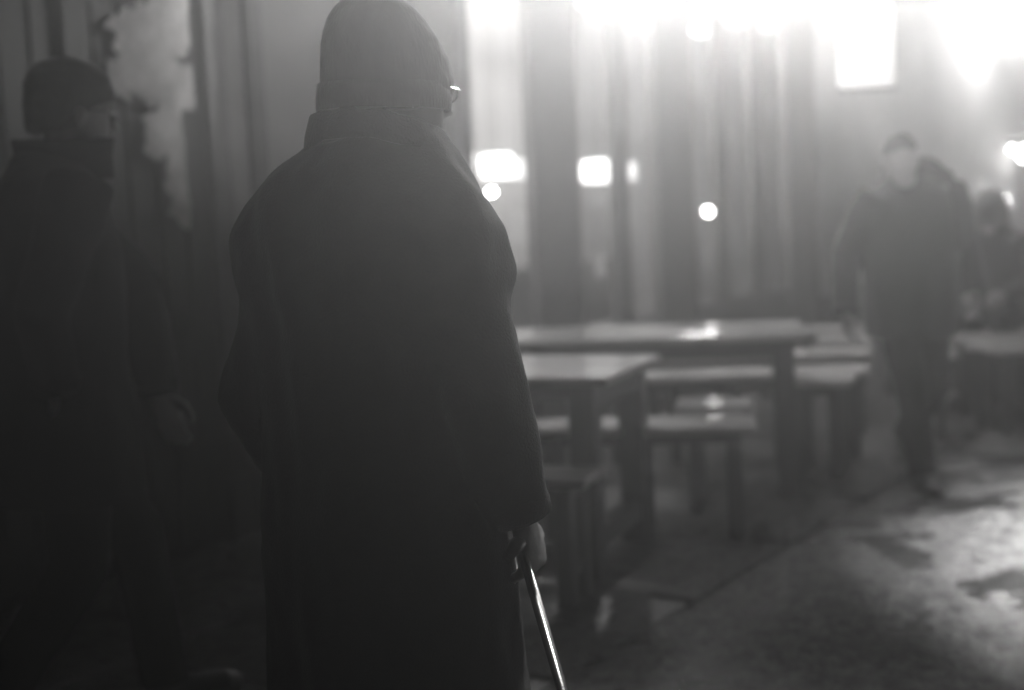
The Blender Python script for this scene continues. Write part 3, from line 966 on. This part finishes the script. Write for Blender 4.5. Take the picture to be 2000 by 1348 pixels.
# --- the man with the cane, seen from behind
MY = 2.42
base = W(738, 400, MY)
man_loc = Vector((base.x + .01, MY, ROAD_Z))
yawA = R(-24)
def toloc(P, loc, yaw):
    return Matrix.Rotation(-yaw, 3, 'Z') @ (Vector(P) - Vector(loc))
handA = toloc(W(1036, 1050, MY - .1), man_loc, yawA) / .97
wristA = handA + V((-.01, -.005, .03))
shA = V((.11, -.01, 1.37)); elA = V((.198, -.06, 1.12))
r1, c1, HM1 = person(dict(
    label='heavy man in a dark overcoat and cap seen from behind, leaning on a cane', loc=man_loc, yaw=yawA, seed=11, scale=.97,
    hip=V((0, 0, .95)), lean=V((0, .03, 0)), head_off=V((-.004, .012, .057)), head_rot=(R(-6), 0, R(-29)),
    armR=(shA, elA, wristA), handR=(V((.1, .25, -1)), V((.2, 1, .1)), V((-1, .1, 0)), (.9, 1.1, .8)),
    armL=(V((-.15, -.01, 1.37)), V((-.245, -.05, 1.12)), V((-.245, .08, .9))), handL=(V((0, .15, -1)), V((.2, 1, 0)), V((1, 0, 0)), (.35, .4, .3)),
    legR=(V((.1, 0, .9)), V((.11, .06, .5)), V((.11, -.02, .09)), V((.13, .13, .05))), legL=(V((-.1, 0, .9)), V((-.11, .03, .5)), V((-.11, .0, .09)), V((-.12, .15, .05))),
    coat=[(.5, .255, .2, -.2, -.02), (.56, .255, .2, -.205, -.02), (.8, .236, .19, -.2, -.02), (1.0, .216, .185, -.19, -.02), (1.15, .222, .18, -.19, -.02), (1.25, .24, .175, -.19, -.02), (1.33, .262, .165, -.187, -.028), (1.408, .252, .15, -.18, -.034), (1.477, .21, .135, -.165, -.03), (1.521, .168, .12, -.145, -.022), (1.552, .136, .11, -.125, -.016), (1.575, .116, .1, -.112, -.012), (1.588, .09, .08, -.09, -.01)],
    coat_mat=M_coat, sleeve=1.12, cuff=-.012, cuff_r=.047, wrinkle=.017,
    collar=(1.51, .05, .108, .104, .116, .057), collar_prof=((1.1, 0), (1.08, .45), (1.0, 1), (.95, 1.0), (1.0, .45), (1.0, 0)), collar_c=(-.012, .0), collar_mat=M_coat,
    hat=[(.062, .088, .02, -.128), (.085, .099, .106, -.136), (.12, .102, .116, -.136), (.155, .1, .104, -.135), (.19, .095, .082, -.132), (.215, .088, .058, -.126), (.238, .077, .034, -.114), (.254, .06, .01, -.096), (.262, .036, -.02, -.07)],
    hat_noise=.003, brim=(.066, .112, .025, .08), glasses=True))

# cane
gp = man_loc + Matrix.Rotation(yawA, 3, 'Z') @ handA
top = W(1026, 1078, MY - .03)
tip = W(1033, 1118, MY - .04)
dirc = None
a0 = W(1033, 1122, 2.29); a1 = W(1098, 1348, 2.2)
dirc = (a1 - a0).normalized()
tt = (ROAD_Z + .02 - a0.z) / dirc.z
foot = a0 + dirc * tt
cane = empty('walking_cane', (foot.x, foot.y, ROAD_Z))
tag(cane, 'thin shiny walking cane gripped in the coated man\'s right hand', 'cane')
o_ = Vector((foot.x, foot.y, ROAD_Z))
ctop = a0 - dirc * .05
bm = bmesh.new(); tube(bm, [foot - o_ + V((0, 0, .02)), (foot + ctop) / 2 - o_, ctop - o_], [.0075, .0085, .0092], 20)
bmesh_obj('shaft', bm, M_metal, cane, True)
bm = bmesh.new(); tube(bm, [foot - o_ + V((0, 0, .005)), foot - o_ + V((0, 0, .045)) - dirc * .0], [.014, .011], 16)
bmesh_obj('ferrule', bm, M_rubber, cane, True)
fwd = Matrix.Rotation(yawA, 3, 'Z') @ V((-.05, 1, 0))
bm = bmesh.new(); tube(bm, [ctop - o_ - fwd * .055 + V((0, 0, -.004)), ctop - o_ - fwd * .02 + V((0, 0, .006)), ctop - o_ + fwd * .02 + V((0, 0, .008)), ctop - o_ + fwd * .07 + V((0, 0, -.004))], [.009, .013, .013, .009], 14)
bmesh_obj('handle', bm, M_shoe, cane, True)

# --- the man at the left, walking to the right
LY = 3.7
bl = W(92, 400, LY)
loc2 = Vector((bl.x, LY, 0.004))
yawB = R(-58)
hr = toloc(W(312, 808, LY + .2), loc2, yawB); hl = toloc(W(118, 800, LY - .2), loc2, yawB)
person(dict(
    label='dark figure in a knit cap at the left edge, walking to the right', loc=loc2, yaw=yawB, seed=23, scale=1.0,
    hip=V((0, 0, .97)), lean=V((0, .04, 0)), head_off=V((0, .03, .055)), head_rot=(R(-4), 0, R(4)),
    armR=(V((.19, .03, 1.47)), V((.25, -.1, 1.17)), hl + V((0, 0, .06))), handR=(V((0, .15, -1)), V((-.1, 1, .1)), V((-1, 0, 0)), (.4, .5, .4)),
    armL=(V((-.19, .05, 1.45)), toloc(W(268, 565, LY + .2), loc2, yawB), hr + V((0, 0, .06))), handL=(V((0, .25, -1)), V((.1, 1, .1)), V((1, 0, 0)), (.4, .5, .4)),
    legR=(V((.1, 0, .92)), V((.11, -.02, .5)), V((.1, -.3, .14)), V((.1, -.18, .05))), legL=(V((-.1, 0, .92)), V((-.1, .2, .53)), V((-.1, .25, .09)), V((-.1, .4, .05))),
    coat=[(.68, .25, .2, -.2), (.72, .25, .2, -.2), (.9, .235, .18, -.18), (1.05, .225, .17, -.17), (1.2, .225, .175, -.165), (1.33, .225, .175, -.165), (1.43, .2, .155, -.15), (1.5, .15, .13, -.12), (1.55, .1, .11, -.085), (1.58, .08, .1, -.07)],
    coat_mat=M_coat2, sleeve=1.0, wrinkle=.008,
    collar=(1.505, .1, .1, .135, .11, .0), collar_c=(0, .04), collar_mat=M_coat2,
    hat=[(.05, .08, -.03, -.105), (.08, .092, .0, -.114), (.115, .096, .06, -.118), (.145, .098, .112, -.12), (.17, .097, .116, -.12), (.2, .088, .1, -.11), (.23, .066, .065, -.085), (.248, .03, .02, -.04)],
    glasses=True))

# --- the man walking towards the camera
RY = 6.7
br = W(1776, 400, RY)
loc3 = Vector((br.x, RY, ROAD_Z))
yawC = R(180 + 10)
hw = toloc(W(1642, 628, RY - .1), loc3, yawC)
person(dict(
    label='bare headed man in a bulky dark jacket walking towards the camera at the right', loc=loc3, yaw=yawC, seed=5, scale=.945,
    hip=V((0, 0, .93)), lean=V((.03, .05, 0)), head_off=V((.06, .055, .03)), head_rot=(R(-12), R(4), R(-12)),
    armR=(V((.19, .03, 1.42)), V((.33, -.02, 1.17)), hw + V((.01, .04, .09))), handR=(V((.05, .2, -1)), V((0, 1, 0)), V((-1, 0, 0)), (.5, .6, .4)),
    armL=(V((-.2, .02, 1.44)), V((-.33, -.1, 1.18)), V((-.36, -.04, .95))), handL=(V((0, .2, -1)), V((0, 1, 0)), V((1, 0, 0)), (.4, .5, .4)),
    legR=(V((.09, 0, .88)), V((.1, .2, .52)), V((.07, .24, .09)), V((.08, .38, .05))), legL=(V((-.09, 0, .88)), V((-.1, .04, .48)), V((-.1, -.3, .2)), V((-.1, -.2, .09))),
    coat=[(.74, .21, .19, -.19), (.77, .235, .2, -.2), (.9, .24, .2, -.2), (1.05, .245, .2, -.195), (1.18, .262, .2, -.2), (1.3, .275, .195, -.2), (1.38, .268, .185, -.195), (1.45, .23, .165, -.18), (1.5, .15, .13, -.13), (1.54, .1, .11, -.085)],
    coat_mat=M_coat3, sleeve=1.12, wrinkle=.008,
    collar=(1.45, .07, .1, .12, .1, .02), collar_c=(.03, .045), collar_mat=M_coat3,
    hair=[(.09, .072, .02, -.1), (.13, .08, .06, -.106), (.17, .082, .09, -.106), (.205, .07, .085, -.095), (.232, .045, .05, -.06), (.242, .02, .02, -.03)]))
# bag slung over his left shoulder
bag = empty('shoulder_bag', loc3, yawC)
tag(bag, 'bulky dark bag riding high behind the walking man\'s shoulder', 'bag')
bm = bmesh.new()
stack(bm, [(1.05, .1, -.17, -.33, -.13), (1.1, .15, -.15, -.38, -.13), (1.28, .17, -.14, -.4, -.14), (1.42, .16, -.12, -.38, -.15), (1.5, .12, -.12, -.32, -.15), (1.54, .06, -.15, -.27, -.14)], 24)
fused('bag_body', bm, M_coat2, bag, .014, 4, lambda c: .012 * noise.noise(c * 9))
bm = bmesh.new()
tube(bm, [(-.12, -.18, 1.47), (-.14, -.06, 1.515), (-.15, .1, 1.46), (-.15, .19, 1.3), (-.16, .17, 1.1)], [(.022, .006)] * 5, 8)
bmesh_obj('strap', bm, M_coat2, bag, True)

# --- hooded person sitting at the right edge
SY = 9.05
bs = W(1966, 400, SY)
loc4 = Vector((bs.x, SY + .2, 0.0))
person(dict(
    label='hooded person in dark clothes sitting on a bench at the right edge', loc=loc4, yaw=R(150), seed=31, scale=1.0,
    hip=V((0, 0, .55)), lean=V((0, .1, -.02)), head_off=V((0, .04, .03)), head_rot=(R(-18), 0, 0),
    armR=(V((.19, .1, 1.03)), V((.25, .12, .77)), V((.12, .36, .68))), handR=(V((-.5, 1, 0)), V((-.5, 0, 1)), V((-.5, -.2, -1)), (.4, .5, .4)),
    armL=(V((-.19, .1, 1.03)), V((-.25, .12, .77)), V((-.12, .36, .68))), handL=(V((.5, 1, 0)), V((.5, 0, 1)), V((.5, -.2, -1)), (.4, .5, .4)),
    legR=(V((.1, .02, .53)), V((.13, .46, .54)), V((.13, .45, .1)), V((.14, .6, .05))), legL=(V((-.1, .02, .53)), V((-.13, .46, .54)), V((-.13, .42, .1)), V((-.14, .57, .05))),
    coat=[(.47, .22, .2, -.17), (.5, .23, .22, -.18), (.62, .23, .2, -.175), (.78, .225, .2, -.16), (.92, .225, .23, -.14), (1.02, .2, .24, -.1), (1.09, .14, .22, -.04), (1.13, .09, .2, .0)],
    coat_mat=M_coat2, sleeve=1.0, wrinkle=.007,
    collar=(1.04, .07, .1, .12, .1, .02), collar_c=(0, .1),
    hat=[(-.03, .1, .03, -.1), (.03, .11, .09, -.125), (.08, .112, .13, -.13), (.12, .112, .145, -.13), (.17, .108, .135, -.13), (.21, .09, .1, -.11), (.245, .05, .05, -.06), (.255, .02, .02, -.03)]))

# ------------------------------------------------------------------ mist, also standing in for veiling glare of the lens
bm = bmesh.new()
add_box(bm, -12, 26, -3, 34, -1.2, 6.6)
hz = bmesh_obj('haze', bm)
hm = bpy.data.materials.new('night_mist')
hm.use_nodes = True
hn = hm.node_tree
hn.nodes.clear()
ho = hn.nodes.new('ShaderNodeOutputMaterial')
pv = hn.nodes.new('ShaderNodeVolumePrincipled')
pv.inputs['Color'].default_value = (.93, .93, .93, 1)
pv.inputs['Density'].default_value = HAZE_DENSITY
pv.inputs['Anisotropy'].default_value = HAZE_G
hn.links.new(pv.outputs[0], ho.inputs['Volume'])
hz.data.materials.append(hm)
tag(hz, 'pale night mist filling the whole street, doubling as lens glare', 'mist', kind='stuff')
